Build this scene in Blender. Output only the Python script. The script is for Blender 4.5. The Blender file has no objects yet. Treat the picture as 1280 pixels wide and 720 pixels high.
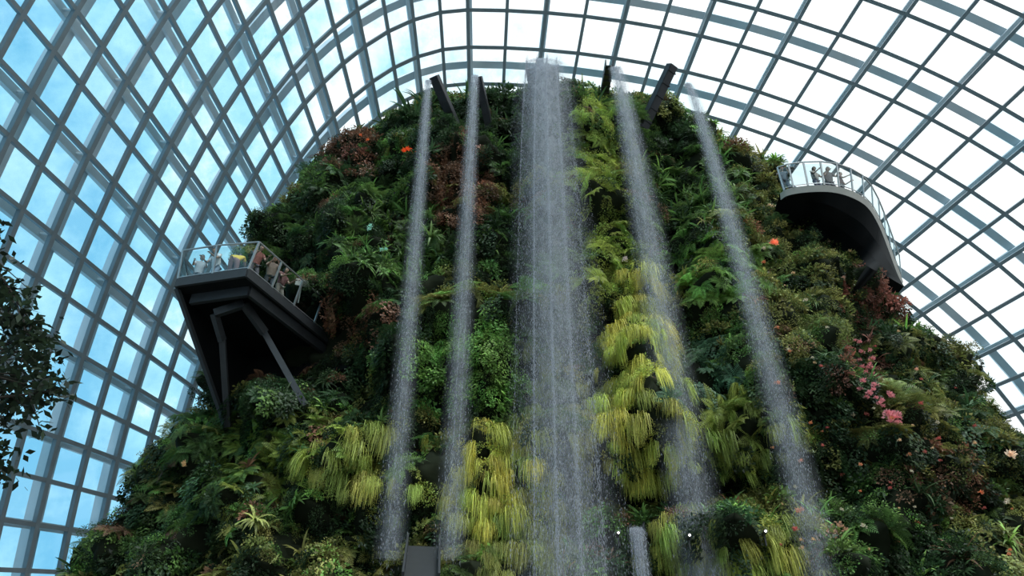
import bpy, bmesh, math, random
import numpy as np
from mathutils import Vector, Matrix, noise
from mathutils.bvhtree import BVHTree
random.seed(7); rng=np.random.default_rng(7)
S=bpy.context.scene
try:
    S.view_settings.view_transform='Standard'
except Exception as e: print(e)

# ---------------------------------------------------------------- camera
F=1000.0; P=math.radians(38); CP,SP=math.cos(P),math.sin(P); CZ=1.6
cam_d=bpy.data.cameras.new('camera'); cam=bpy.data.objects.new('camera',cam_d)
S.collection.objects.link(cam); S.camera=cam
cam.location=(0,0,CZ); cam.rotation_euler=(math.pi/2+P,0,0)
cam_d.sensor_width=36; cam_d.lens=F/1280*36; cam_d.clip_end=1000
def ray(x,y):
    u=x-640; v=360-y
    return Vector((u,F*CP-v*SP,F*SP+v*CP))
def pY(x,y,Y):
    d=ray(x,y); t=Y/d.y; return Vector((d.x*t,Y,CZ+d.z*t))
def pZ(x,y,Z):
    d=ray(x,y); t=(Z-CZ)/d.z; return Vector((d.x*t,d.y*t,Z))
def proj(p):
    p=np.asarray(p,dtype=float); q=p-np.array([0,0,CZ])
    dep=q[...,1]*CP+q[...,2]*SP; up=-q[...,1]*SP+q[...,2]*CP
    dep=np.where(np.abs(dep)<1e-3,1e-3,dep)
    return 640+F*q[...,0]/dep, 360-F*up/dep, dep

# ---------------------------------------------------------------- materials
def newmat(name):
    m=bpy.data.materials.new(name); m.use_nodes=True
    nt=m.node_tree; b=nt.nodes['Principled BSDF']; return m,nt,b
def simple(name,col,rough=.6,metal=0,nscale=8,namt=.25):
    m,nt,b=newmat(name)
    tc=nt.nodes.new('ShaderNodeTexCoord'); n=nt.nodes.new('ShaderNodeTexNoise'); n.inputs['Scale'].default_value=nscale
    n.inputs['Detail'].default_value=4
    nt.links.new(tc.outputs['Object'],n.inputs['Vector'])
    mx=nt.nodes.new('ShaderNodeMix'); mx.data_type='RGBA'
    mx.inputs[6].default_value=tuple(c*(1-namt) for c in col)+(1,)
    mx.inputs[7].default_value=tuple(min(1,c*(1+namt)) for c in col)+(1,)
    nt.links.new(n.outputs['Fac'],mx.inputs[0]); nt.links.new(mx.outputs[2],b.inputs['Base Color'])
    b.inputs['Roughness'].default_value=rough; b.inputs['Metallic'].default_value=metal
    return m
def leafmat(name,instancer=True,col=(.05,.1,.02)):
    m,nt,b=newmat(name); L=nt.links.new
    lv=nt.nodes.new('ShaderNodeAttribute'); lv.attribute_name='lv'
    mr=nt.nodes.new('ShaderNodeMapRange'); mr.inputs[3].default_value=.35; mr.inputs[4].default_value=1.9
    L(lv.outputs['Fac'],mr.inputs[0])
    vm=nt.nodes.new('ShaderNodeVectorMath'); vm.operation='SCALE'
    if instancer:
        a=nt.nodes.new('ShaderNodeAttribute'); a.attribute_type='INSTANCER'; a.attribute_name='col'
        L(a.outputs['Color'],vm.inputs[0])
    else: vm.inputs[0].default_value=col
    L(mr.outputs[0],vm.inputs['Scale'])
    L(vm.outputs[0],b.inputs['Base Color']); b.inputs['Roughness'].default_value=.5
    b.inputs['Specular IOR Level'].default_value=.3
    tr=nt.nodes.new('ShaderNodeBsdfTranslucent'); L(vm.outputs[0],tr.inputs['Color'])
    ms=nt.nodes.new('ShaderNodeMixShader'); ms.inputs[0].default_value=.3
    L(b.outputs[0],ms.inputs[1]); L(tr.outputs[0],ms.inputs[2]); L(ms.outputs[0],nt.nodes['Material Output'].inputs[0])
    return m
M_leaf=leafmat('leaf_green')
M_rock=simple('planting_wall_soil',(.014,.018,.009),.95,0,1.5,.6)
M_steel=simple('steel_grid_grey',(.22,.27,.30),.45,.1,2,.2)
M_rib=simple('painted_rib_white',(.62,.68,.72),.5,0,1,.12)
M_dark=simple('shade_dark_cladding',(.006,.007,.008),.85,0,1.2,.4)  # platform cladding; base colour lowered to near black to hold the underside shade
for _m in (M_dark,M_rock): _m.node_tree.nodes['Principled BSDF'].inputs['Specular IOR Level'].default_value=.15
M_darkm=simple('dark_steel',(.04,.04,.045),.45,.5,3,.3)
M_strut=simple('grey_strut_steel',(.035,.038,.042),.5,.2,3,.3)
M_rail=simple('railing_steel',(.45,.47,.48),.35,.7,6,.15)
M_rim=simple('pale_rim',(.42,.40,.36),.5,0,3,.15)
M_chan=simple('wet_channel_steel',(.38,.42,.50),.3,.3,5,.2)
M_bark=simple('bark',(.03,.024,.018),.9,0,12,.5)
M_ground=simple('paving',(.16,.16,.15),.8,0,.8,.3)

def glassmat(name,tint,fac=.06,rough=.02):
    m,nt,b=newmat(name); L=nt.links.new
    t=nt.nodes.new('ShaderNodeBsdfTransparent')
    at=nt.nodes.new('ShaderNodeAttribute'); at.attribute_name='tint'
    mx=nt.nodes.new('ShaderNodeMix'); mx.data_type='RGBA'; mx.inputs[6].default_value=tuple(tint)+(1,)
    mx.inputs[7].default_value=(.97,.985,.985,1); L(at.outputs['Fac'],mx.inputs[0]); L(mx.outputs[2],t.inputs['Color'])
    g=nt.nodes.new('ShaderNodeBsdfGlossy'); g.inputs['Roughness'].default_value=rough
    s=nt.nodes.new('ShaderNodeMixShader'); s.inputs[0].default_value=fac
    L(t.outputs[0],s.inputs[1]); L(g.outputs[0],s.inputs[2]); L(s.outputs[0],nt.nodes['Material Output'].inputs[0]); return m
M_glass=glassmat('dome_glass',(.74,.90,.95),.04)
M_rglass=glassmat('railing_glass',(.75,.85,.85),.08)

# ---------------------------------------------------------------- mesh builder
class MB:
    def __init__(s): s.v=[];s.f=[];s.m=[]
    def add(s,vs,fs,mi=0):
        o=len(s.v); s.v+= [tuple(a) for a in vs]; s.f+=[tuple(i+o for i in f) for f in fs]; s.m+=[mi]*len(fs)
    def bar(s,a,b,w,h,up=(0,0,1),mi=0):
        a=Vector(a);b=Vector(b);t=(b-a).normalized(); up=Vector(up)
        x=t.cross(up)
        if x.length<1e-4: x=t.cross(Vector((1,0,0)))
        x.normalize(); y=x.cross(t)
        vs=[p+x*sx*w/2+y*sy*h/2 for p in(a,b) for sx,sy in((-1,-1),(1,-1),(1,1),(-1,1))]
        s.add(vs,[(0,3,2,1),(4,5,6,7),(0,1,5,4),(1,2,6,5),(2,3,7,6),(3,0,4,7)],mi)
    def tube(s,pts,rad,n=8,mi=0):
        pts=[Vector(p) for p in pts]; vs=[];fs=[]
        if not hasattr(rad,'__len__'): rad=[rad]*len(pts)
        px=None
        for i,p in enumerate(pts):
            t=(pts[min(i+1,len(pts)-1)]-pts[max(i-1,0)]).normalized()
            if px is None:
                px=t.cross(Vector((0,0,1)))
                if px.length<1e-3: px=t.cross(Vector((1,0,0)))
            px=(px-t*px.dot(t)).normalized(); py=t.cross(px)
            for k in range(n):
                a=2*math.pi*k/n; vs.append(p+(px*math.cos(a)+py*math.sin(a))*rad[i])
        for i in range(len(pts)-1):
            for k in range(n):
                k2=(k+1)%n; fs.append((i*n+k,i*n+k2,(i+1)*n+k2,(i+1)*n+k))
        fs.append(tuple(range(n))[::-1]); fs.append(tuple((len(pts)-1)*n+k for k in range(n)))
        s.add(vs,fs,mi)
    def ball(s,c,r,mi=0,nu=12,nv=8):
        c=Vector(c); vs=[];fs=[]
        if not hasattr(r,'__len__'): r=(r,r,r)
        for j in range(nv+1):
            ph=math.pi*j/nv
            for i in range(nu):
                th=2*math.pi*i/nu
                vs.append(c+Vector((r[0]*math.sin(ph)*math.cos(th),r[1]*math.sin(ph)*math.sin(th),r[2]*math.cos(ph))))
        for j in range(nv):
            for i in range(nu):
                i2=(i+1)%nu; fs.append((j*nu+i,(j+1)*nu+i,(j+1)*nu+i2,j*nu+i2))
        s.add(vs,fs,mi)
    def obj(s,name,mats,parent=None,smooth=False):
        me=bpy.data.meshes.new(name); me.from_pydata(s.v,[],s.f); me.update()
        for m in mats: me.materials.append(m)
        me.polygons.foreach_set('material_index',s.m)
        if smooth: me.polygons.foreach_set('use_smooth',[True]*len(s.f))
        o=bpy.data.objects.new(name,me); S.collection.objects.link(o)
        if parent: o.parent=parent
        return o
def empty(name,loc=(0,0,0)):
    o=bpy.data.objects.new(name,None); S.collection.objects.link(o); o.location=loc; return o
def npmesh(name,V,Fq,mats,parent=None,attr=None,link=True):
    me=bpy.data.meshes.new(name); V=np.asarray(V,dtype=np.float32).reshape(-1,3); Fq=np.asarray(Fq,dtype=np.int32)
    k=Fq.shape[1]; n=len(Fq)
    me.vertices.add(len(V)); me.vertices.foreach_set('co',V.ravel())
    me.loops.add(n*k); me.loops.foreach_set('vertex_index',Fq.ravel())
    me.polygons.add(n); me.polygons.foreach_set('loop_start',np.arange(n,dtype=np.int32)*k)
    me.update(calc_edges=True)
    for m in mats: me.materials.append(m)
    if attr is not None:
        for nm,vals in attr.items():
            a=me.attributes.new(nm,'FLOAT','FACE'); a.data.foreach_set('value',np.asarray(vals,dtype=np.float32))
    o=bpy.data.objects.new(name,me)
    if link: S.collection.objects.link(o)
    if parent: o.parent=parent
    return o

# ---------------------------------------------------------------- mountain
prof=np.array([ # z, XL, XR, Yfront
 (0,-17.2,22.6,19.5),(6,-15.6,21.6,20.3),(11.5,-14.1,20.3,21.4),(15,-13.4,19.2,22.2),(18.7,-12.9,18.0,23.0),(21.5,-12.5,17.1,23.6),
 (27,-11.6,15.2,24.8),(31,-10.4,13.4,25.7),(34,-9.0,12.0,26.5),(36,-7.0,10.0,27.2),(37.0,-4.6,7.8,28.0),(37.5,-1.5,4,29.5)])
YS=31.0
BUMPS=[(585,455,75,60,1.5),(600,380,60,18,-2.2),(870,612,110,26,-3.0),(645,520,14,70,-1.0),(800,430,28,100,1.2),(740,250,35,150,1.1),
 (480,400,60,30,.6),(900,470,50,60,.5),(840,300,20,120,-1.3),(640,250,18,160,-1.2),(900,330,40,60,.8),(700,640,40,60,-.8),(620,610,50,60,1.0),
 (480,300,50,50,.9),(390,290,50,40,.8),(1000,440,50,70,.6),(1060,480,30,80,-.9),(890,690,90,22,1.4),(520,560,40,50,-.8),(800,560,50,50,1.2),(460,470,30,40,-.9),
 (1100,340,40,40,-1.2),(350,460,60,40,-1.6)]
def mount_point(th,z):
    XL,XR,Yf=(np.interp(z,prof[:,0],prof[:,i]) for i in(1,2,3))
    cx=(XL+XR)/2; w=(XR-XL)/2; c,s=math.cos(th),math.sin(th)
    e=.86
    x=cx+w*math.copysign(abs(c)**e,c)
    dep=(YS-Yf) if s<0 else 11*max(.1,min(1,(38-z)/8))
    y=YS+dep*math.copysign(abs(s)**e,s)
    return x,y
NT,NZ=360,300
zs=np.concatenate([np.linspace(0,36,NZ-24),36+1.5*np.sin(np.linspace(0.02,1,24)*math.pi/2)])
V=np.zeros((len(zs),NT,3))
for j,z in enumerate(zs):
    for i in range(NT):
        th=2*math.pi*i/NT; x,y=mount_point(th,z); V[j,i]=(x,y,z)
nx=np.roll(V,-1,1)-np.roll(V,1,1); N=np.stack([nx[...,1],-nx[...,0],np.zeros(nx.shape[:2])],-1)
N/=np.linalg.norm(N,axis=-1,keepdims=True)+1e-9
px,py,_=proj(V); disp=np.zeros(V.shape[:2])
for bx,by,rx,ry,a in BUMPS:
    g=a*np.exp(-((px-bx)/rx)**2-((py-by)/ry)**2); disp+=np.where(N[...,1]<0.3,g,0)
for j in range(V.shape[0]):
    for i in range(NT):
        p=Vector(V[j,i]); q=Vector((p.x*.33,p.y*.33,p.z*.26))
        n1=noise.noise(q); n2=noise.noise(q*2.6+Vector((9,2,3))); n3=noise.noise(q*6)
        tz=(p.z*.45+noise.noise(p*.2)*3)%1.0
        disp[j,i]+=n1*1.5+n2*1.3+n3*.5+(tz-.5)*.8
fade=np.clip((38-zs)/6,0.15,1)[:,None]
V+=N*(disp*fade)[...,None]
topz=np.array([[noise.noise(Vector(V[j,i])*.5)*.8 for i in range(NT)] for j in range(len(zs))])
V[...,2]+=np.where(V[...,2]>33,topz*np.clip((V[...,2]-33)/3,0,1),0)
idx=np.arange(len(zs)*NT).reshape(len(zs),NT); a=idx[:-1];b=np.roll(a,-1,1);d=idx[1:];c=np.roll(d,-1,1)
Fm=np.stack([a,b,c,d],-1).reshape(-1,4)
Vf=V.reshape(-1,3)
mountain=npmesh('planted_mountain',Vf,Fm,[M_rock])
bm=bmesh.new(); bm.from_mesh(mountain.data); bm.verts.ensure_lookup_table()
bm.faces.new([bm.verts[i] for i in idx[-1]]); bm.to_mesh(mountain.data); bm.free()
bvh=BVHTree.FromPolygons([tuple(v) for v in Vf],[tuple(int(k) for k in f) for f in Fm])
CAMP=Vector((0,0,CZ))
def hit(x,y):
    d=ray(x,y).normalized(); r=bvh.ray_cast(CAMP,d)
    return r[0],r[1]
def front(x,y,off,Yd=28):
    h,n=hit(x,y)
    if h is None: h=pY(x,y,Yd)
    return h+(CAMP-h).normalized()*off

# ---------------------------------------------------------------- plant sources
class Q: 
    def __init__(s): s.v=[];s.f=[];s.l=[]
    def quad(s,a,b,c,d,l):
        o=len(s.v); s.v+=[a,b,c,d]; s.f.append((o,o+1,o+2,o+3)); s.l.append(l)
    def leaf(s,base,dirv,side,L,W,l,droop=0):
        base=Vector(base);m=base+dirv*L*.45; t=base+dirv*L+Vector((0,0,-droop))
        s.quad(base,m+side*W/2,t,m-side*W/2,l)
    def src(s,name): return npmesh(name,[tuple(a) for a in s.v],s.f,[M_leaf],attr={'lv':s.l},link=False)
R=random.random
def U(a,b): return a+(b-a)*random.random()
def mk_fern(seed,nf=10,L=.8,rise=.9):
    random.seed(seed); q=Q()
    for k in range(nf):
        a=2*math.pi*k/nf+U(-.25,.25); rad=Vector((math.cos(a),math.sin(a),0)); sd=Vector((-rad.y,rad.x,0))
        ln=L*U(.7,1.1); r0=rise*U(.6,1.2); l=U(.2,.9); prev=Vector((0,0,0)); n=15
        for i in range(1,n+1):
            t=i/n; p=rad*ln*(t*.95)+Vector((0,0,ln*r0*(t*.9-t*t*.95)))+sd*.05*math.sin(t*3)
            dr=(p-prev).normalized(); pl=ln*.26*math.sin(math.pi*min(1,.12+t*.9))**.8
            for sg in(-1,1):
                dv=(sd*sg*.95+dr*.45+Vector((0,0,-.15))).normalized()
                q.leaf(p,dv,dr,pl,ln*.055,l+U(-.12,.12))
            q.quad(prev-sd*.008,prev+sd*.008,p+sd*.006,p-sd*.006,.4); prev=p
    return q.src('fern_plant_%d'%seed)
def mk_shrub(seed,n=150,rad=.5,LL=.17,W=.09):
    random.seed(seed); q=Q()
    for k in range(n):
        v=Vector((random.gauss(0,1),random.gauss(0,1),abs(random.gauss(0,1))*.9)).normalized()
        p=v*rad*U(.45,1.0); p.z*=.8
        d=(v+Vector((U(-.8,.8),U(-.8,.8),U(-.6,.4)))).normalized(); s=d.cross(Vector((U(-1,1),U(-1,1),U(.3,1)))).normalized()
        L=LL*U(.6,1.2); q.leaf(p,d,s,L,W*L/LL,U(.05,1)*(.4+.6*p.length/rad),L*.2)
    return q.src('shrub_plant_%d'%seed)
def mk_droop(seed,n=60,L=1.3,W=.035):
    random.seed(seed); q=Q()
    for k in range(n):
        y0=U(-.35,.35); a=U(-1.1,1.1); o=Vector((math.cos(a),math.sin(a),0)); out=U(.12,.5); ln=L*U(.4,1.1); l=U(.1,1)
        prev=Vector((0,y0,U(-.2,.2))); s=Vector((-o.y,o.x,0)); up0=U(.05,.3)
        base=prev.copy(); m=5; w=W*U(.6,1.3)
        for i in range(1,m+1):
            t=i/m; p=base+o*out*(1-(1-t)**2)+Vector((0,0,up0*math.sin(min(1,t*1.6)*math.pi)*.6-ln*t*t))
            ww=w*(1-t*.8); w0=w*(1-(t-1/m)*.8)
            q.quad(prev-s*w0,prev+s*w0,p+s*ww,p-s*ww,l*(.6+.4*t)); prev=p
    return q.src('hanging_grass_%d'%seed)
def mk_strap(seed,n=26,L=.8,W=.07,up=.8):
    random.seed(seed); q=Q()
    for k in range(n):
        a=U(0,6.28); o=Vector((math.cos(a),math.sin(a),0)); s=Vector((-o.y,o.x,0)); ln=L*U(.6,1.1); e=up*U(.3,1.4); l=U(.1,1)
        prev=Vector((0,0,0)); m=4
        for i in range(1,m+1):
            t=i/m; p=o*ln*t*.9+Vector((0,0,ln*(e*t-.75*t*t)))
            w0=W*math.sin(math.pi*min(.95,.25+(t-1/m)*.72)); ww=W*math.sin(math.pi*min(.985,.25+t*.74))
            q.quad(prev-s*w0/1,prev+s*w0,p+s*ww,p-s*ww,l); prev=p
    return q.src('strap_leaf_plant_%d'%seed)
def mk_vine(seed,n=130,L=1.3):
    random.seed(seed); q=Q()
    for k in range(n):
        y=U(-.4,.4); z=-L*R()**.8; x=.15+.25*math.sin(min(1,-z/L*1.2)*2.5)+U(-.1,.1)
        d=Vector((U(.1,.7),U(-.6,.6),U(-1,-.2))).normalized(); s=d.cross(Vector((1,U(-.3,.3),.2))).normalized()
        q.leaf((x,y*(1+z/L*.4),z+.2),d,s,U(.09,.19),.09,U(.05,1))
    return q.src('creeper_plant_%d'%seed)
def mk_flower(seed):
    random.seed(seed); q=Q()
    for k in range(34):
        v=Vector((random.gauss(0,1),random.gauss(0,1),abs(random.gauss(0,1)))).normalized(); s=v.cross(Vector((U(-1,1),U(-1,1),.3))).normalized()
        q.leaf(v*U(0,.12)+Vector((0,0,.2)),v,s,.13,.07,U(.4,1))
    return q.src('flower_head_%d'%seed)
kinds={'fern':[mk_fern(1),mk_fern(2,8,.95,1.1),mk_fern(3,12,.6,.8)],
 'shrub':[mk_shrub(11),mk_shrub(12,200,.55,.12,.06),mk_shrub(13,90,.5,.24,.11)],
 'tiny':[mk_shrub(14,260,.5,.085,.055),mk_shrub(15,220,.45,.07,.05)],
 'droop':[mk_droop(21,120,1.0,.016),mk_droop(22,130,.75,.014)],
 'strap':[mk_strap(31,26,.7,.05),mk_strap(32,18,.85,.045,1.2)],
 'vine':[mk_vine(41),mk_vine(42,170,1.0)],
 'flower':[mk_flower(51)]}
names={'fern':'fern_planting','shrub':'shrub_planting','tiny':'small_leaf_planting','droop':'hanging_grass_planting','strap':'bromeliad_planting','vine':'creeper_planting','flower':'flower_planting'}
store={(k,i):[] for k in kinds for i in range(len(kinds[k]))}
def put(kind,p,n,scale,col,var=None,upk=.6):
    n=Vector(n); 
    if kind in('droop','vine'):
        h=Vector((n.x,n.y,0)); 
        if h.length<.05: h=Vector((0,-1,0))
        h.normalize(); ang=math.atan2(h.y,h.x)+U(-.5,.5)
        e=(U(-.15,.15),U(-.15,.15),ang)
    else:
        ax=(n*.75+Vector((U(-.35,.35),U(-.35,.35),upk+U(-.3,.3)))).normalized()
        qn=Vector((0,0,1)).rotation_difference(ax)@Matrix.Rotation(U(0,6.28),3,'Z').to_quaternion(); e=tuple(qn.to_euler())
    v=random.randrange(len(kinds[kind])) if var is None else var
    store[(kind,v)].append((tuple(p),e,scale,tuple(col)))
random.seed(99)
G=1.85
def gc(*c): return tuple(x*G for x in c)
DG=gc(.026,.050,.019);MG=gc(.058,.106,.028);BG=gc(.10,.185,.042);OL=gc(.118,.124,.035);YG=gc(.30,.31,.065);BR=gc(.12,.062,.036);RD=gc(.17,.072,.052);TE=gc(.045,.09,.05)
ZON=[ # px,py,rx,ry,kinds,col,prob
 (580,450,80,62,('tiny','tiny','vine'),BG,.95),(600,500,60,40,('tiny','vine'),MG,.7),
 (800,430,34,90,('droop','droop','tiny'),YG,.95),(800,545,55,62,('droop','droop','tiny'),YG,.95),(620,605,62,62,('droop','droop','tiny'),YG,.92),
 (470,590,75,55,('droop','tiny'),gc(.22,.24,.055),.75),(745,240,38,130,('fern','tiny','tiny'),gc(.20,.25,.055),.9),(760,330,42,60,('tiny','fern'),gc(.18,.23,.05),.8),
 (900,688,120,26,('droop','droop','tiny'),gc(.21,.24,.055),.92),(930,540,65,50,('droop','fern'),gc(.16,.2,.045),.85),(880,470,60,45,('vine','fern'),TE,.9),
 (575,230,42,58,('vine','shrub'),BR,.8),(440,395,50,35,('shrub','vine'),BR,.6),(1095,375,50,35,('shrub',),RD,.6),(440,190,40,28,('shrub',),BR,.6),
 (1080,450,35,30,('shrub','strap'),RD,.4),(1180,600,60,50,('shrub',),BR,.3),(890,420,50,30,('shrub',),MG,.6),(900,340,50,50,('fern',),BG,.7),(880,235,60,50,('fern','strap'),MG,.7),
 (650,670,70,60,('droop',),gc(.16,.18,.045),.7),(360,580,90,60,('fern',),gc(.13,.175,.035),.6),(280,560,80,60,('fern',),MG,.6),(490,300,70,60,('fern','strap'),MG,.7),
 (1000,370,80,80,('shrub','tiny'),gc(.13,.14,.042),.65),(1140,480,60,60,('shrub','fern'),OL,.5),(770,160,50,40,('shrub',),MG,.6),(640,150,60,40,('shrub','strap'),DG,.6),
 (960,250,50,70,('tiny','shrub'),OL,.6),(690,400,40,120,('fern','tiny'),MG,.5),(1230,560,50,50,('shrub','tiny'),OL,.5),
 (700,500,60,160,('tiny','droop'),gc(.17,.18,.05),.5)]
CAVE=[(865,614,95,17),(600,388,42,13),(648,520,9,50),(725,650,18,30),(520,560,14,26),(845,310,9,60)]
def inpoly(x,y,poly):
    r=False; j=len(poly)-1
    for i in range(len(poly)):
        xi,yi=poly[i];xj,yj=poly[j]
        if (yi>y)!=(yj>y) and x<(xj-xi)*(y-yi)/(yj-yi)+xi: r=not r
        j=i
    return r
POLY=[[(222,345),(310,320),(432,405),(436,436),(370,462),(285,495),(262,480)],[(975,215),(1060,205),(1110,250),(1140,350),(1128,360),(1080,335),(1030,290),(985,250)]]
A0=Vf[Fm[:,0]];A1=Vf[Fm[:,1]];A2=Vf[Fm[:,2]];A3=Vf[Fm[:,3]]
nrm=np.cross(A2-A0,A3-A1); ar=np.linalg.norm(nrm,axis=1)/2; nrm/=(ar[:,None]*2+1e-9)
w=ar.copy(); cen=(A0+A2)/2
w*=np.where(cen[:,2]<7,.25,1)*np.where((nrm[:,1]>.35)&(cen[:,2]<34),.3,1)
NPL=34000
pick=rng.choice(len(Fm),NPL,p=w/w.sum()); ua=rng.random((NPL,2))
pts=(A0[pick]*(1-ua[:,:1])+A1[pick]*ua[:,:1])*(1-ua[:,1:])+(A3[pick]*(1-ua[:,:1])+A2[pick]*ua[:,:1])*ua[:,1:]
PX,PY,PD=proj(pts)
for i in range(NPL):
    p=Vector(pts[i]); n=Vector(nrm[pick[i]])
    x,y=PX[i],PY[i]; kk=None
    if n.y<.3 and (inpoly(x,y,POLY[0]) or inpoly(x,y,POLY[1])): continue
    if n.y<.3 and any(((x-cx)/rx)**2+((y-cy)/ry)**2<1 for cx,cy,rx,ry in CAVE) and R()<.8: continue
    x+=U(-10,10); y+=U(-10,10)
    for zx,zy,rx,ry,ks,col,pr in ZON:
        if n.y<.3 and ((x-zx)/rx)**2+((y-zy)/ry)**2<1 and R()<pr: kk=random.choice(ks); cc=col; break
    zoned=kk is not None
    if kk is None:
        nn=noise.noise(p*.35)+.25*noise.noise(p*1.1); n4=noise.noise(p*.3+Vector((50,0,0)))
        if nn<-.12: kk=random.choice(('fern','fern','tiny'))
        elif nn<.12: kk=random.choice(('shrub','fern','vine','tiny'))
        else: kk=random.choice(('shrub','tiny','tiny','strap'))
        cc=DG if n4<-.05 else (MG if n4<.14 else OL)
        if R()<.05: cc=BR
        if R()<.12: cc=BG
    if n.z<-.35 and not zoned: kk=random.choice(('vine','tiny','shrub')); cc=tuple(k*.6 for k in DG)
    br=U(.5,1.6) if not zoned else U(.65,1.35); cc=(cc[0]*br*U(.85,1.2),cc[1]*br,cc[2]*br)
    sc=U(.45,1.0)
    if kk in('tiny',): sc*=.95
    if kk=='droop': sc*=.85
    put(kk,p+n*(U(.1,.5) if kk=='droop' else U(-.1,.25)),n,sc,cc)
# flowers / bromeliads
def flo(x,y,col,s,kind='flower',m=1,spread=6,o=(.7,1.1)):
    for _ in range(m):
        h,n=hit(x+random.gauss(0,spread),y+random.gauss(0,spread))
        if h: put(kind,h+(CAMP-h).normalized()*U(*o),Vector((0,-1,.3)),s*U(.8,1.2),col)
for t in np.linspace(0,1,18): flo(1066+50*t+8*math.sin(t*9),438+98*t,(.62,.26,.28),.6,'flower',2,6)
flo(1112,535,(.7,.32,.34),.9,'flower',3,4)
flo(512,197,(.9,.16,.04),1.0,'flower',4,4,(1.4,1.9)); flo(450,165,(.7,.2,.08),.6,'flower',5,8,(1.2,1.7))
for x,y,c,s in [(968,310,(.9,.35,.2),1.0),(967,262,(.9,.75,.6),1.0),(1257,576,(.8,.6,.45),.9),(1110,395,(.8,.4,.3),.7),(1148,462,(.7,.4,.3),.6),
  (780,330,(.6,.5,.5),.7),(1040,275,(.8,.5,.3),.6),(905,150,(.8,.5,.4),.6),(1262,630,(.8,.7,.6),.6),(462,290,(.4,.65,.55),.7),(480,318,(.35,.6,.5),.6),(1055,350,(.7,.5,.4),.5),(232,585,(.6,.4,.2),.5)]:
    flo(x,y,c,s,'flower',2,2)
for _ in range(130):
    x=U(950,1270); y=U(240,700); flo(x,y,random.choice([(.65,.27,.14),(.65,.45,.27),(.45,.12,.1),(.55,.48,.36)]),U(.25,.55),'flower',1,2)
for x,y,s,k,c in [(512,150,2.2,'strap',DG),(530,135,2.0,'strap',DG),(470,185,1.6,'shrub',BR),(445,190,1.4,'shrub',RD),(620,125,1.8,'shrub',DG),(720,130,1.8,'shrub',MG),
   (790,140,1.8,'fern',MG),(745,125,1.6,'strap',DG),(860,160,1.8,'shrub',DG),(905,180,1.7,'shrub',OL),(930,190,1.4,'shrub',BR),(575,135,1.7,'strap',DG),(400,235,1.8,'shrub',MG),(360,290,1.8,'fern',MG),(380,265,1.7,'shrub',DG)]:
    for _ in range(3):
        h,n=hit(x+U(-10,10),y+U(-2,14))
        if h: put(k,h+Vector((0,0,.3)),Vector((0,-.3,1)),s*U(.6,.9),c)

def gn_instancer(name,src,data,parent):
    me=bpy.data.meshes.new(name); n=len(data); me.vertices.add(n)
    me.vertices.foreach_set('co',np.array([d[0] for d in data],dtype=np.float32).ravel())
    a=me.attributes.new('rot','FLOAT_VECTOR','POINT'); a.data.foreach_set('vector',np.array([d[1] for d in data],dtype=np.float32).ravel())
    a=me.attributes.new('scl','FLOAT','POINT'); a.data.foreach_set('value',np.array([d[2] for d in data],dtype=np.float32))
    a=me.attributes.new('col','FLOAT_COLOR','POINT'); a.data.foreach_set('color',np.array([d[3]+(1,) for d in data],dtype=np.float32).ravel())
    me.materials.append(M_leaf)
    o=bpy.data.objects.new(name,me); S.collection.objects.link(o)
    if parent: o.parent=parent
    g=bpy.data.node_groups.new(name,'GeometryNodeTree'); g.interface.new_socket('Geometry',in_out='INPUT',socket_type='NodeSocketGeometry'); g.interface.new_socket('Geometry',in_out='OUTPUT',socket_type='NodeSocketGeometry')
    N=g.nodes.new; gi=N('NodeGroupInput'); go=N('NodeGroupOutput'); ip=N('GeometryNodeInstanceOnPoints'); oi=N('GeometryNodeObjectInfo'); oi.inputs[0].default_value=src
    def na(nm,t):
        x=N('GeometryNodeInputNamedAttribute'); x.data_type=t; x.inputs[0].default_value=nm; return [k for k in x.outputs if k.enabled][0]
    e=N('FunctionNodeEulerToRotation'); g.links.new(na('rot','FLOAT_VECTOR'),e.inputs[0])
    g.links.new(gi.outputs[0],ip.inputs['Points']); g.links.new(oi.outputs['Geometry'],ip.inputs['Instance'])
    g.links.new(e.outputs[0],ip.inputs['Rotation']); g.links.new(na('scl','FLOAT'),ip.inputs['Scale']); g.links.new(ip.outputs[0],go.inputs[0])
    m=o.modifiers.new('instances','NODES'); m.node_group=g
    return o
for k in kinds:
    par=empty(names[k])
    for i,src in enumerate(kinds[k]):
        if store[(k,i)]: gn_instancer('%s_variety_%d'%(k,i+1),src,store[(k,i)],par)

# ---------------------------------------------------------------- dome
dome=empty('glass_dome')
DC=Vector((-3,12,0)); DAL,DAR,DB,DCZ=27,72,50,58
ROT=Matrix.Rotation(math.radians(21),3,'X')
def dome_pt(s,t,off=0):
    a=DAR if math.cos(t)>0 else DAL
    x=a*math.cos(s)*math.cos(t); y=DB*math.sin(s); z=DCZ*math.cos(s)*math.sin(t)
    n=(ROT@Vector((x/a**2,y/DB**2,z/DCZ**2))).normalized()
    return DC+ROT@Vector((x,y,z))+n*off,n
NS=66
ss=[math.radians(-85+170*i/NS) for i in range(NS+1)]
def arc_ts(a,t0,t1,step):
    T=np.linspace(t0,t1,800); X=a*np.cos(T); Z=DCZ*np.sin(T); L=np.concatenate([[0],np.cumsum(np.hypot(np.diff(X),np.diff(Z)))])
    n=round(L[-1]/step); return list(np.interp(np.linspace(0,L[-1],n+1),L,T))
tt=arc_ts(DAR,math.radians(-35),math.pi/2,3.9)[:-1]+arc_ts(DAL,math.pi/2,math.radians(215),2.75)
NTT=len(tt)-1
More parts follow.
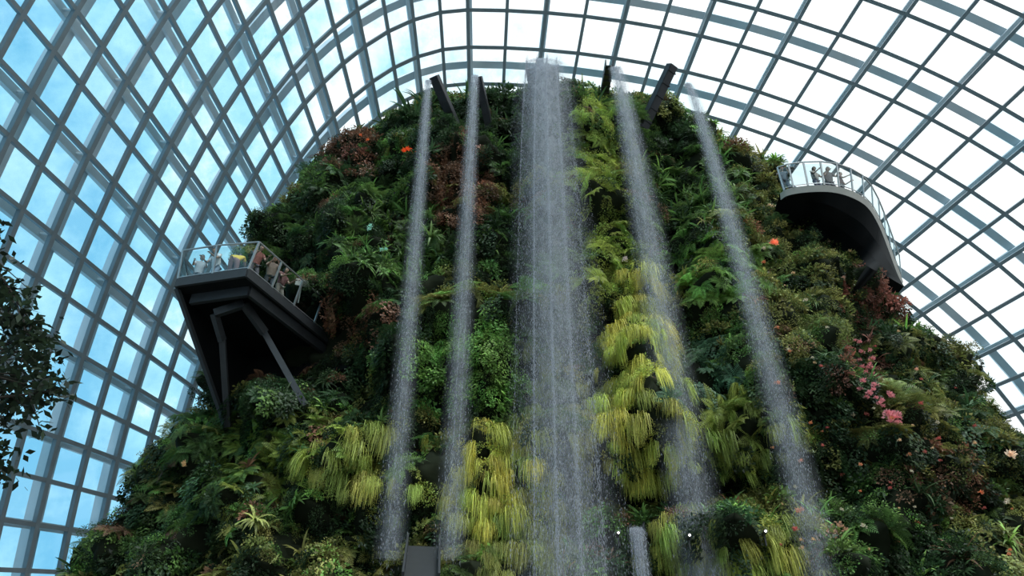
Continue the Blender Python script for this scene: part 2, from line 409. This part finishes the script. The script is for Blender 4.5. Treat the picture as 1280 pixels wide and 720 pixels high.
def sweep(mb,P_,N_,w,h):
    vs=[];fs=[];n=len(P_)
    for i in range(n):
        t=(P_[min(i+1,n-1)]-P_[max(0,i-1)]).normalized(); b=t.cross(N_[i]).normalized()
        for sx,sy in((-1,-1),(1,-1),(1,1),(-1,1)): vs.append(P_[i]+b*sx*w/2+N_[i]*sy*h/2)
    for i in range(n-1):
        for k in range(4): k2=(k+1)%4; fs.append((i*4+k,i*4+k2,i*4+4+k2,i*4+4+k))
    mb.add(vs,fs)
g1=MB(); g2=MB(); g3=MB()
for s in ss:
    l=[dome_pt(s,t) for t in tt]; sweep(g1,[a for a,_ in l],[b for _,b in l],.24,.32)
for t in tt:
    l=[dome_pt(s,t) for s in ss]; sweep(g1,[a for a,_ in l],[b for _,b in l],.22,.28)
for i in range(0,NS,2):
    s=(ss[i]+ss[i+1])/2
    l=[dome_pt(s,t,1.6) for t in tt]; sweep(g2,[a for a,_ in l],[b for _,b in l],.5,.8)
for j in range(0,NTT+1,2):
    l=[dome_pt(s,tt[j],1.1) for s in ss]; sweep(g2,[a for a,_ in l],[b for _,b in l],.42,.4)
    for i in range(0,NS,2): g3.tube([dome_pt(ss[i],tt[j],.1)[0],dome_pt(ss[i],tt[j],1.1)[0]],.07,5)
g1.obj('steel_gridshell',[M_steel],dome); g2.obj('outer_arch_ribs',[M_rib],dome); g3.obj('rib_struts',[M_rib],dome)
gv=[];gf=[];tv=[]
for i in range(NS+1):
    for j in range(NTT+1): gv.append(tuple(dome_pt(ss[i],tt[j],.05)[0]))
for i in range(NS):
    for j in range(NTT):
        a=i*(NTT+1)+j; gf.append((a,a+1,a+NTT+2,a+NTT+1)); tv.append(float(np.clip(rng.normal(.5,.35),0,1)))
npmesh('glass_panes',gv,gf,[M_glass],dome,{'tint':tv})

gm=MB(); n=64; gm.add([(20+95*math.cos(2*math.pi*i/n),DC.y+85*math.sin(2*math.pi*i/n),0) for i in range(n)],[tuple(range(n))]); gm.obj('floor',[M_ground])

# ---------------------------------------------------------------- world
W=bpy.data.worlds.new('sky'); S.world=W; W.use_nodes=True; nt=W.node_tree; L=nt.links.new; bg=nt.nodes['Background']
tc=nt.nodes.new('ShaderNodeTexCoord'); dot=nt.nodes.new('ShaderNodeVectorMath'); dot.operation='DOT_PRODUCT'; dot.inputs[1].default_value=(.95,-.1,.2)
L(tc.outputs['Generated'],dot.inputs[0])
nz=nt.nodes.new('ShaderNodeTexNoise'); nz.inputs['Scale'].default_value=9; nz.inputs['Detail'].default_value=7; nz.inputs['Roughness'].default_value=.65; L(tc.outputs['Generated'],nz.inputs['Vector'])
ma=nt.nodes.new('ShaderNodeMath'); ma.operation='MULTIPLY_ADD'; ma.inputs[1].default_value=1.5; L(nz.outputs['Fac'],ma.inputs[0]); L(dot.outputs['Value'],ma.inputs[2])
cr=nt.nodes.new('ShaderNodeValToRGB'); L(ma.outputs[0],cr.inputs[0]); e=cr.color_ramp.elements
e[0].position=.15; e[0].color=(.20,.50,.72,1); e[1].position=.82; e[1].color=(1,1,1,1)
x=e.new(.50); x.color=(.40,.72,.86,1)
L(cr.outputs[0],bg.inputs['Color']); bg.inputs['Strength'].default_value=1.4
sun_d=bpy.data.lights.new('sun','SUN'); sun_d.energy=4.3; sun_d.angle=math.radians(25); sun=bpy.data.objects.new('sun',sun_d); S.collection.objects.link(sun)
sun.rotation_euler=(math.radians(25),math.radians(15),0)

# ---------------------------------------------------------------- waterfalls
WC=(.66,.68,.74,1)
def watermat():
    m,nt,b=newmat('falling_water'); L=nt.links.new
    d=nt.nodes.new('ShaderNodeBsdfDiffuse'); d.inputs[0].default_value=WC
    t=nt.nodes.new('ShaderNodeBsdfTranslucent'); t.inputs[0].default_value=WC
    a=nt.nodes.new('ShaderNodeMixShader'); L(d.outputs[0],a.inputs[1]); L(t.outputs[0],a.inputs[2]); a.inputs[0].default_value=.5
    L(a.outputs[0],nt.nodes['Material Output'].inputs[0]); return m
M_water=watermat()
def sheetmat():
    m,nt,b=newmat('water_mist'); L=nt.links.new
    uv=nt.nodes.new('ShaderNodeUVMap'); sp=nt.nodes.new('ShaderNodeSeparateXYZ'); L(uv.outputs[0],sp.inputs[0])
    mp=nt.nodes.new('ShaderNodeMapping'); mp.inputs['Scale'].default_value=(12,40,1); L(uv.outputs[0],mp.inputs[0])
    n=nt.nodes.new('ShaderNodeTexNoise'); n.inputs['Scale'].default_value=1; n.inputs['Detail'].default_value=7; n.inputs['Roughness'].default_value=.75; L(mp.outputs[0],n.inputs['Vector'])
    cr=nt.nodes.new('ShaderNodeMapRange'); cr.inputs[1].default_value=.38; cr.inputs[2].default_value=.7; cr.inputs[3].default_value=0.35; cr.inputs[4].default_value=1; L(n.outputs['Fac'],cr.inputs[0])
    def M(op,a,b):
        k=nt.nodes.new('ShaderNodeMath'); k.operation=op
        for i,v in enumerate((a,b)):
            if isinstance(v,(int,float)): k.inputs[i].default_value=v
            else: L(v,k.inputs[i])
        return k.outputs[0]
    u=sp.outputs[0]; ed=M('MULTIPLY',M('MULTIPLY',u,4),M('SUBTRACT',1,u)); ed=M('POWER',ed,1.8)
    v=sp.outputs[1]
    fd=nt.nodes.new('ShaderNodeMapRange'); fd.inputs[1].default_value=0; fd.inputs[2].default_value=.9; fd.inputs[3].default_value=.7; fd.inputs[4].default_value=.28; L(v,fd.inputs[0])
    al=M('MULTIPLY',M('MULTIPLY',cr.outputs[0],ed),fd.outputs[0])
    d=nt.nodes.new('ShaderNodeBsdfDiffuse'); d.inputs[0].default_value=WC
    t=nt.nodes.new('ShaderNodeBsdfTranslucent'); t.inputs[0].default_value=WC
    a=nt.nodes.new('ShaderNodeMixShader'); L(d.outputs[0],a.inputs[1]); L(t.outputs[0],a.inputs[2])
    tr=nt.nodes.new('ShaderNodeBsdfTransparent'); c=nt.nodes.new('ShaderNodeMixShader'); L(al,c.inputs[0]); L(tr.outputs[0],c.inputs[1]); L(a.outputs[0],c.inputs[2])
    L(c.outputs[0],nt.nodes['Material Output'].inputs[0]); return m
M_mist=sheetmat()
def waterfall(top,bot,w0,w1,nd,Yt=23.2,Yb=19.3,size=1.0):
    A=pY(top[0],top[1],Yt); B=pY(bot[0],bot[1],Yb); par=empty('waterfall')
    def path(tau): # tau 0..1
        f=tau*tau; 
        return np.stack([A.x+(B.x-A.x)*(tau*.5+f*.5),A.y+(B.y-A.y)*(tau*.75+f*.25),A.z+(B.z-A.z)*f],-1)
    tau=rng.random(nd)**.9
    C=path(tau); wd=w0+(w1-w0)*tau
    off=rng.normal(0,.29,nd); off=np.where(np.abs(off)>.75,off*.4,off)
    off=np.where(tau<.25,np.clip(off,-.5,.5),off)
    off=off+.04*np.sin(off*23+tau*6)
    C[:,0]+=off*wd; C[:,1]+=rng.normal(0,.18,nd)*wd; C[:,2]+=rng.normal(0,.25,nd)*tau
    r=(.0022+.0052*rng.random(nd)**2)*size; ln=(.010+.035*rng.random(nd))*(.5+tau)*size
    base=np.array([[1,0,0],[-.5,.87,0],[-.5,-.87,0],[0,0,1],[0,0,-1]],float)
    sc=np.stack([r,r,ln],-1)
    VV=C[:,None,:]+base[None]*sc[:,None,:]
    ft=np.array([[0,1,3],[1,2,3],[2,0,3],[1,0,4],[2,1,4],[0,2,4]])
    FF=(np.arange(nd)*5)[:,None,None]+ft[None]
    npmesh('droplets',VV,FF.reshape(-1,3),[M_water],par)
    for li,(dy,sc_) in enumerate(((0,1.2),(.12,.75))):
        n=60; vs=[];fs=[];uvs=[]
        for i in range(n+1):
            ta=i/n; p=path(np.array([ta]))[0]; ww=(w0+(w1-w0)*ta)*sc_*1.35
            for k in range(7):
                uu=k/6; vs.append((p[0]+(uu-.5)*ww,p[1]+dy-.15*math.sin(uu*math.pi)*ww,p[2])); uvs.append((uu,ta*ta))
        for i in range(n):
            for k in range(6): a=i*7+k; fs.append((a,a+1,a+8,a+7))
        me=bpy.data.meshes.new('water_sheet'); me.from_pydata(vs,[],fs); ul=me.uv_layers.new(name='UVMap')
        for lp in me.loops: ul.data[lp.index].uv=uvs[lp.vertex_index]
        me.materials.append(M_mist); o=bpy.data.objects.new('water_sheet_%d'%(li+1),me); S.collection.objects.link(o); o.parent=par
    return A,B
waterfall((678,84),(712,740),1.6,2.1,110000)
waterfall((535,104),(487,700),.2,.6,8500)
waterfall((594,98),(562,700),.26,.62,10500)
waterfall((768,88),(885,740),.4,1.1,23000)
waterfall((858,108),(1035,740),.22,.85,16000)

# ---------------------------------------------------------------- spouts
def spout(tip,root,Yt,Yr,w,name='water_spout',mat=M_darkm,depth=.35):
    a=pY(tip[0],tip[1],Yt); b=pY(root[0],root[1],Yr); mb=MB()
    t=(b-a).normalized(); x=t.cross(Vector((0,0,1))).normalized(); u=x.cross(t)
    if u.z<0: u=-u
    th=.05
    for cx,cu,ww,hh in((0,0,w,th),(-w/2,depth/2,th,depth),(w/2,depth/2,th,depth)):
        o=x*cx+u*cu
        vs=[p+o+x*sx*ww/2+u*sy*hh/2 for p in(a,b) for sx,sy in((-1,-1),(1,-1),(1,1),(-1,1))]
        mb.add(vs,[(0,3,2,1),(4,5,6,7),(0,1,5,4),(1,2,6,5),(2,3,7,6),(3,0,4,7)])
    for k in range(5):
        p=a.lerp(b,(k+.5)/5); mb.bar(p-x*(w/2+.04)-u*.03,p+x*(w/2+.04)-u*.03,.08,.05,t)
    return mb.obj(name,[mat])
spout((541,96),(568,158),23.4,25.2,.36); spout((597,96),(611,160),23.4,25.2,.28); spout((678,84),(681,128),23.3,27,1.5,mat=M_chan,depth=.12)
spout((762,82),(756,118),23.4,25.6,.34); spout((843,82),(806,160),23.4,25.2,.40)
spout((525,735),(529,684),18.0,20.0,.8,mat=M_strut); spout((796,664),(800,650),20.0,22.5,.35,mat=M_strut,depth=.12)
waterfall((795,662),(806,745),.35,.32,5000,19.9,19.5)
waterfall((524,738),(520,790),.6,.6,1500,17.9,17.4)

# lower spotlights
for x,y in((773,660),(862,663),(957,658)):
    p=front(x,y+6,1.3,21)
    o=MB(); o.tube([p+Vector((0,.25,0)),p],.05,10,0); o.tube([p+Vector((0,.01,0)),p-Vector((0,.02,0))],.028,10,1); o.bar(p+Vector((0,.15,-.3)),p+Vector((0,.15,0)),.03,.03,(1,0,0))
    me_,nt_,b_=newmat('lamp_glow'); b_.inputs['Emission Color'].default_value=(1,.97,.9,1); b_.inputs['Emission Strength'].default_value=3
    o.obj('spotlight',[M_darkm,me_])

# ---------------------------------------------------------------- left platform
ZD=18.6
LP=empty('viewing_platform')
A=pZ(222,350,ZD);B=pZ(310,337,ZD);C=pZ(434,440,ZD);D=Vector((A.x-.6,29,ZD)); C2=C+(C-B).normalized()*2.5
ring=[A,B,C2,Vector((C2.x,30,ZD)),D]
def prism(mb,ring,z0,z1,mi=0,low=None):
    n=len(ring); vs=[Vector((p.x,p.y,z1)) for p in ring]+([Vector((p.x,p.y,z0)) for p in ring] if low is None else low)
    mb.add(vs,[tuple(range(n)),tuple(range(2*n-1,n-1,-1))]+[(i,i+n,(i+1)%n+n,(i+1)%n) for i in range(n)],mi)
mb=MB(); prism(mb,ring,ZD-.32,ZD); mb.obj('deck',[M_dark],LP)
def fr(x,y,off,Ymax):
    p=front(x,y,off,Ymax)
    return p if p.y<Ymax else pY(x,y,Ymax)
bl=fr(284,538,.5,25.4); bl2=fr(372,490,-.4,26.2); br=fr(436,458,.2,26.2)
mb=MB()
u0=A+Vector((.03,.08,-.3)); u1=B+Vector((-.03,.08,-.3)); u2=C2+Vector((-.1,0,-.3))
back=Vector((0,5,0)); rc=pY(318,425,26.0)      # recess under the deck
vsH=[u0,u1,u2,D+Vector((0,0,-.3)),rc,rc+Vector((1,.4,0)),bl,bl2,br,bl+back,bl2+back,br+back]
mb.add(vsH,[(0,1,4),(1,5,4),(1,2,8,5),(0,4,6),(4,5,7,6),(5,8,7),(0,6,9,3),(6,7,10,9),(7,8,11,10),(2,11,8)])
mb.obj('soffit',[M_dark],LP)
mb=MB()
mb.bar(pY(278,425,22.6),bl+Vector((.1,-.25,0)),.2,.16,(0,1,0)); mb.bar(pY(330,415,22.8),fr(382,508,.5,25.2),.2,.16,(0,1,0))
for p0,p1,hh in((A,B,.34),(B,C2,.34)):
    mb.bar(p0+Vector((0,-.02,-.16)),p1+Vector((0,-.02,-.16)),.1,hh)
ci=(A+B+C)/3+Vector((0,1.2,0))
mb.bar(A.lerp(ci,.18)+Vector((0,0,-.5)),B.lerp(ci,.18)+Vector((0,0,-.5)),.14,.4); mb.bar(B.lerp(ci,.18)+Vector((0,0,-.5)),C.lerp(ci,.1)+Vector((0,0,-.5)),.14,.4)
mb.bar(u0,bl,.14,.14); mb.bar(pY(268,392,21.9),pY(305,380,21.9),.16,.3); mb.bar(pY(305,380,21.9),pY(331,416,22.8),.16,.3); mb.bar(pY(268,392,21.9),pY(278,426,22.6),.16,.3)
mb.obj('struts_and_fascia',[M_strut],LP)
def railing(path,h,par,lean=.18,inward=None,glass=True,sp=1.1,cx=None):
    rb=MB(); gb=MB(); tops=[]; pp=[]
    for i in range(len(path)-1):
        a,b=path[i],path[i+1]; n=max(1,round((b-a).length/sp)); t=(b-a).normalized(); o=t.cross(Vector((0,0,1)))
        if inward is not None and o.dot(inward-a)>0: o=-o
        for k in range(n+(1 if i==len(path)-2 else 0)):
            p=a.lerp(b,k/n); q=p+Vector((0,0,h))+o*lean; rb.bar(p,q,.045,.07,t); tops.append(q); pp.append(p)
    for i in range(len(tops)-1):
        rb.tube([tops[i],tops[i+1]],.032,8)
        rb.bar(pp[i].lerp(tops[i],.08),pp[i+1].lerp(tops[i+1],.08),.03,.03)
        if glass: gb.add([pp[i].lerp(tops[i],.1),pp[i+1].lerp(tops[i+1],.1),pp[i+1].lerp(tops[i+1],.92),pp[i].lerp(tops[i],.92)],[(0,1,2,3)])
    rb.obj('railing',[M_rail],par)
    if glass: gb.obj('railing_glass',[M_rglass],par)
inn=Vector((-9.5,25,ZD))
railing([Vector((D.x,27.5,ZD)),A,B,C+(C-B).normalized()*.3],1.15,LP,.2,inn)
sg=MB(); p=pY(377,352,23.0); sg.bar(p+Vector((-.22,0,0)),p+Vector((.22,.15,0)),.03,.3); sg.bar(p+Vector((0,.1,-.9)),p+Vector((0,.1,0)),.04,.04,(1,0,0)); sg.obj('information_sign',[M_rim])

# ---------------------------------------------------------------- right platform
ZR=25.4
RP=empty('curved_walkway')
edge=[(975,242),(985,236),(1010,232),(1040,232),(1066,239),(1086,252),(1100,275),(1110,300),(1119,325),(1129,352)]
lowp=[(978,246),(985,246),(1000,262),(1018,278),(1040,298),(1058,313),(1075,326),(1090,336),(1108,345),(1130,358)]
E=[pZ(x,y,ZR) for x,y in edge]
Lw=[front(x,y,1.1,27) for x,y in lowp]
for q_ in range(len(Lw)):
    e_=E[q_]; l_=Lw[q_]
    if l_.y>e_.y+3.2: Lw[q_]=pY(lowp[q_][0],lowp[q_][1],e_.y+3.2)
def crm(P,n=6):
    out=[]
    for i in range(len(P)-1):
        p0,p1,p2,p3=P[max(0,i-1)],P[i],P[i+1],P[min(len(P)-1,i+2)]
        for k in range(n):
            t=k/n; out.append(.5*((2*p1)+(p2-p0)*t+(2*p0-5*p1+4*p2-p3)*t*t+(3*p1-p0-3*p2+p3)*t**3))
    out.append(P[-1]); return out
E=crm(E); Lw=crm(Lw); cin=Vector((11.5,30,ZR))
mb=MB(); n=len(E)
mb.add([e for e in E]+[cin],[tuple(range(n+1))],0)
def ins(e,k,dz): 
    q=Vector((e.x,e.y,0)).lerp(Vector((cin.x,cin.y,0)),k); q.z=ZR+dz; return q
mid=[ins(e,.02,-.26) for e in E]
m2=[m_.lerp(l_,.35)+Vector((0,-.15,-.25)) for m_,l_ in zip(mid,Lw)]; m3=[m_.lerp(l_,.7)+Vector((0,-.1,-.2)) for m_,l_ in zip(mid,Lw)]
bk_=[l_+Vector((-1.5,4,-1)) for l_ in Lw]
for a_,b_,mi in((E,mid,1),(mid,m2,0),(m2,m3,0),(m3,Lw,0),(Lw,bk_,0)):
    mb.add(a_+b_,[(i,i+1,i+1+n,i+n) for i in range(n-1)],mi)
mb.obj('curved_deck',[M_dark,M_rim],RP,True)
railing([E[i] for i in range(4,n,4)],1.15,RP,.25,cin,True,2)

# ---------------------------------------------------------------- people
def mk(c,name,r=.8): return simple(name,c,r,0,20,.12)
M_skin=mk((.45,.27,.19),'skin',.5); M_hair=mk((.015,.012,.01),'black_hair',.5); M_eye=mk((.02,.02,.02),'eye',.3); M_lip=mk((.35,.13,.11),'lips',.5); M_shoe=mk((.06,.05,.05),'shoe')
def skinobj(name,pts,edges,rads,mat,par,root=0,sub=2):
    me=bpy.data.meshes.new(name); me.from_pydata([tuple(p) for p in pts],edges,[]); me.materials.append(mat)
    o=bpy.data.objects.new(name,me); S.collection.objects.link(o); o.parent=par
    m=o.modifiers.new('skin','SKIN'); m.use_smooth_shade=True
    for i,r in enumerate(rads):
        sv=me.skin_vertices[0].data[i]; sv.radius=r if hasattr(r,'__len__') else (r,r); sv.use_root=(i==root)
    s=o.modifiers.new('sub','SUBSURF'); s.levels=sub; s.render_levels=sub
    return o
def person(loc,yaw,lean=.1,arm='rail',shirt=(.8,.8,.8),pants=(.05,.05,.08),h=1.7,hairlong=False,headyaw=0,headpitch=0,shorts=False,bag=None):
    par=empty('person',loc); par.rotation_euler=(0,0,yaw); k=h/1.7; par.scale=(k,k,k)
    def tor(d,side=0,fw=0):
        return Vector((math.sin(lean)*d+math.cos(lean)*fw-.12*min(1,lean),side,.93+math.cos(lean)*d-math.sin(lean)*fw))
    pel=tor(0); wa=tor(.17); ch=tor(.38); nb=tor(.51); nk=tor(.58,0,.02)
    hip=[tor(-.05,s*.10) for s in(1,-1)]
    kne=[Vector((.04+(.06 if s>0 else -.02),s*.11,.49)) for s in(1,-1)]; ank=[Vector(((.04 if s>0 else -.06),s*.12,.09)) for s in(1,-1)]
    toe=[a+Vector((.16,0,-.055)) for a in ank]
    sh=[tor(.46,s*.185) for s in(1,-1)]
    if arm=='rail': el=[s_+Vector((.13,(.06 if i==0 else -.06),-.24)) for i,s_ in enumerate(sh)]; wr=[e+Vector((.22,(-.03 if i==0 else .03),.05)) for i,e in enumerate(el)]
    elif arm=='photo': el=[s_+Vector((.16,(.05 if i==0 else -.05),-.2)) for i,s_ in enumerate(sh)]; wr=[e+Vector((.17,(-.13 if i==0 else .13),.17)) for i,e in enumerate(el)]
    else: el=[s_+Vector((-.02,(.07 if i==0 else -.07),-.27)) for i,s_ in enumerate(sh)]; wr=[e+Vector((.06,(.01 if i==0 else -.01),-.24)) for i,e in enumerate(el)]
    hd=[(w_-e).normalized() for w_,e in zip(wr,el)]; pm=[w_+d*.06 for w_,d in zip(wr,hd)]
    pts=[pel,wa,ch,nb,nk]+hip+kne+ank+toe+sh+el+wr+pm
    ed=[(0,1),(1,2),(2,3),(3,4),(0,5),(0,6),(5,7),(6,8),(7,9),(8,10),(9,11),(10,12),(2,13),(2,14),(13,15),(14,16),(15,17),(16,18),(17,19),(18,20)]
    rd=[(.13,.10),(.115,.095),(.13,.10),(.07,.06),.052]+[.082]*2+[.055]*2+[.038]*2+[.03]*2+[.055]*2+[.038]*2+[.026]*2+[(.036,.02)]*2
    skinobj('body',pts,ed,rd,M_skin,par)
    for s_,(w_,p_,d_) in enumerate(zip(wr,pm,hd)):
        sd=d_.cross(Vector((0,0,1))).normalized(); up=sd.cross(d_)
        P_=[];R_=[]
        for i,l in enumerate((.075,.085,.08,.062)):
            o=p_+sd*((i-1.5)*.019); P_+=[o,o+d_*.03,o+d_*(.03+l*.5)-up*.012,o+d_*(.03+l*.8)-up*.04]
            R_+=[.009,.009,.008,.007]
        for f in range(4): skinobj('hand_%d_finger_%d'%(s_+1,f+1),P_[f*4:f*4+4],[(0,1),(1,2),(2,3)],R_[f*4:f*4+4],M_skin,par,0,1)
        sg=1 if s_==0 else -1
        t0=w_+d_*.025+sd*sg*.02; skinobj('hand_%d_thumb'%(s_+1),[t0,t0+sd*sg*.03+d_*.02,t0+sd*sg*.042+d_*.05-up*.01],[(0,1),(1,2)],[.011,.010,.008],M_skin,par,0,1)
    Ms=mk(shirt,'shirt_cloth'); Mp=mk(pants,'trouser_cloth')
    mid=[s_.lerp(e,.62) for s_,e in zip(sh,el)]
    skinobj('shirt',[tor(.02),wa,ch,tor(.5)]+sh+mid,[(0,1),(1,2),(2,3),(2,4),(2,5),(4,6),(5,7)],[(.165,.14),(.155,.135),(.165,.135),(.09,.08),.078,.078,.062,.062],Ms,par,1)
    end=[k_.lerp(a,.15 if shorts else .85) for k_,a in zip(kne,ank)]
    skinobj('trousers',[tor(.08)]+hip+kne+end,[(0,1),(0,2),(1,3),(2,4),(3,5),(4,6)],[(.145,.12),.10,.10,.072,.072,.06,.06],Mp,par)
    sm=MB()
    for a,t in zip(ank,toe):
        sm.ball(a.lerp(t,.5)+Vector((0,0,-.025)),(.135,.047,.045)); sm.ball(a+Vector((-.02,0,-.02)),(.06,.045,.065))
    sm.obj('shoes',[M_shoe],par,True)
    hm=MB(); nu,nv=24,18; vs=[];fs=[]
    for j in range(nv+1):
        ph=math.pi*j/nv
        for i in range(nu):
            th=2*math.pi*i/nu; x=math.sin(ph)*math.cos(th); y=math.sin(ph)*math.sin(th); z=math.cos(ph)
            jaw=1-.28*max(0,-z)**1.2; X=x*.095*(jaw if x<0 else 1-.12*max(0,-z)); Y=y*.075*jaw; Z=z*.118
            if x>.8 and abs(y)<.3 and -.45<z<.1: X+=.018*(1-abs(y)/.3)*(1+ -z)
            if x>.7 and .08<z<.3 and .2<abs(y)<.55: X-=.008
            vs.append(Vector((X,Y,Z)))
    for j in range(nv):
        for i in range(nu): i2=(i+1)%nu; fs.append((j*nu+i,(j+1)*nu+i,(j+1)*nu+i2,j*nu+i2))
    hm.add(vs,fs,0)
    for s in(1,-1):
        hm.ball((.083,s*.03,.01),(.012,.014,.009),2,8,6); hm.ball((-.005,s*.076,-.005),(.018,.010,.032),0,8,6)
        hm.bar((.088,s*.018,.032),(.08,s*.045,.034),.008,.006,(0,0,1),1)
    hm.ball((.092,0,-.055),(.008,.025,.007),3,8,6); hm.ball((.101,0,-.018),(.014,.013,.016),0,8,6)
    hv=[];hf=[]
    for j in range(nv+1):
        ph=math.pi*j/nv
        for i in range(nu):
            th=2*math.pi*i/nu; x=math.sin(ph)*math.cos(th); y=math.sin(ph)*math.sin(th); z=math.cos(ph)
            zz=z*.132 if (z>0 or not hairlong) else z*.25
            hv.append(Vector((x*.106-.008,y*.087,zz+.006)))
    for j in range(nv):
        for i in range(nu):
            i2=(i+1)%nu; c=(hv[j*nu+i]+hv[(j+1)*nu+i2])/2
            if c.z>.06 or (c.x<.03 and c.z>-.03) or (c.x<-.02 and (hairlong or c.z>-.085)): hf.append((j*nu+i,(j+1)*nu+i,(j+1)*nu+i2,j*nu+i2))
    hm.add(hv,hf,1)
    ho=hm.obj('head',[M_skin,M_hair,M_eye,M_lip],par,True); ho.location=tor(.70,0,.03); ho.rotation_euler=(0,headpitch+lean*.6,headyaw)
    return par
def onL(x,y,**k): return person((x,y,ZD),**k)
def dk(f,back):
    p=A.lerp(B,f); return p.x,p.y+back
x,y=dk(.66,.6); onL(x,y,yaw=math.radians(95),lean=.65,arm='rail',shirt=(.85,.58,.06),pants=(.35,.2,.2),h=1.8,headpitch=.3)
x,y=dk(.36,.7); onL(x,y,yaw=math.radians(-120),lean=.3,arm='rail',shirt=(.75,.78,.82),pants=(.25,.3,.4),h=1.7)
x,y=dk(.10,.8); onL(x,y,yaw=math.radians(-70),lean=.2,arm='rail',shirt=(.6,.62,.66),pants=(.1,.1,.12),h=1.6)
BC=(C-B); nBC=Vector((-BC.y,BC.x,0)).normalized(); 
if nBC.x>0: nBC=-nBC
def bk(f,back): p=B+BC*f+nBC*back; return p.x,p.y
x,y=bk(.12,.5); onL(x,y,yaw=math.radians(-40),lean=.25,arm='rail',shirt=(.35,.12,.1),pants=(.12,.1,.12),h=1.66,hairlong=True)
x,y=bk(.26,.5); onL(x,y,yaw=math.radians(-60),lean=.2,arm='photo',shirt=(.3,.2,.16),pants=(.05,.05,.06),h=1.72)
x,y=bk(.36,.5); onL(x,y,yaw=math.radians(-20),lean=.15,arm='rail',shirt=(.25,.1,.1),pants=(.3,.24,.2),h=1.66,hairlong=True)
def onR(px,py,back,**k):
    p=pZ(px,py,ZR); d=(cin-p); d.z=0; d.normalize(); p=p+d*back; return person((p.x,p.y,ZR),**k)
onR(992,234,.6,yaw=math.radians(-100),lean=.15,arm='photo',shirt=(.12,.13,.16),pants=(.05,.05,.08))
onR(1036,232,.6,yaw=math.radians(-60),lean=.1,arm='rail',shirt=(.5,.42,.38),pants=(.1,.1,.15),h=1.6,hairlong=True)
onR(1056,236,.6,yaw=math.radians(-80),lean=.2,arm='rail',shirt=(.12,.1,.1),pants=(.08,.08,.1))
onR(1072,240,.6,yaw=math.radians(-30),lean=.1,arm='rail',shirt=(.35,.2,.18),pants=(.1,.1,.1),h=1.65)

# ---------------------------------------------------------------- tree on the left
M_tl=leafmat('tree_leaf',False,(.022,.036,.018))
tree=empty('tree'); tb=MB(); q=Q(); random.seed(5)
base=Vector((-7.6,6.6,0)); trunk=[base,base+Vector((.1,0,2)),base+Vector((.25,.1,4.5)),base+Vector((.5,.2,6.5)),base+Vector((.7,.3,9.2))]
tb.tube(trunk,[.2,.17,.13,.1,.03],10)
ends=[(5,335),(8,370),(10,410),(45,412),(40,455),(20,440),(58,490),(30,480),(10,530),(8,575),(-20,300),(-30,350),(-50,420),(-40,480),(-60,540),(-10,520),(-100,400),(-120,500),(-30,600),(0,440),(25,500),(0,355),(28,425),(5,480),(15,395)]
for ex,ey in ends:
    e=pY(ex,ey,U(6.2,7.4)); f=U(.45,.9); s=trunk[2].lerp(trunk[4],f*.9) if e.z>6 else trunk[1].lerp(trunk[3],f)
    m=s.lerp(e,.5)+Vector((U(-.2,.2),U(-.2,.2),U(0,.3))); tb.tube([s,m,e],[.04,.022,.007],6)
    for _ in range(5):
        c=e+Vector((random.gauss(0,.11),random.gauss(0,.11),random.gauss(0,.14))); tb.tube([m.lerp(e,U(.4,1)),c],[.008,.004],4)
        for k in range(20):
            p=c+Vector((random.gauss(0,.08),random.gauss(0,.08),random.gauss(0,.07))); d=Vector((U(-1,1),U(-1,1),U(-1,.4))).normalized(); sd=d.cross(Vector((U(-1,1),U(-1,1),1))).normalized()
            q.leaf(p,d,sd,U(.07,.13),.055,R())
tb.obj('trunk_and_branches',[M_bark],tree,True)
npmesh('leaves',[tuple(a) for a in q.v],q.f,[M_tl],tree,{'lv':q.l})
print('plants',sum(len(v) for v in store.values()))
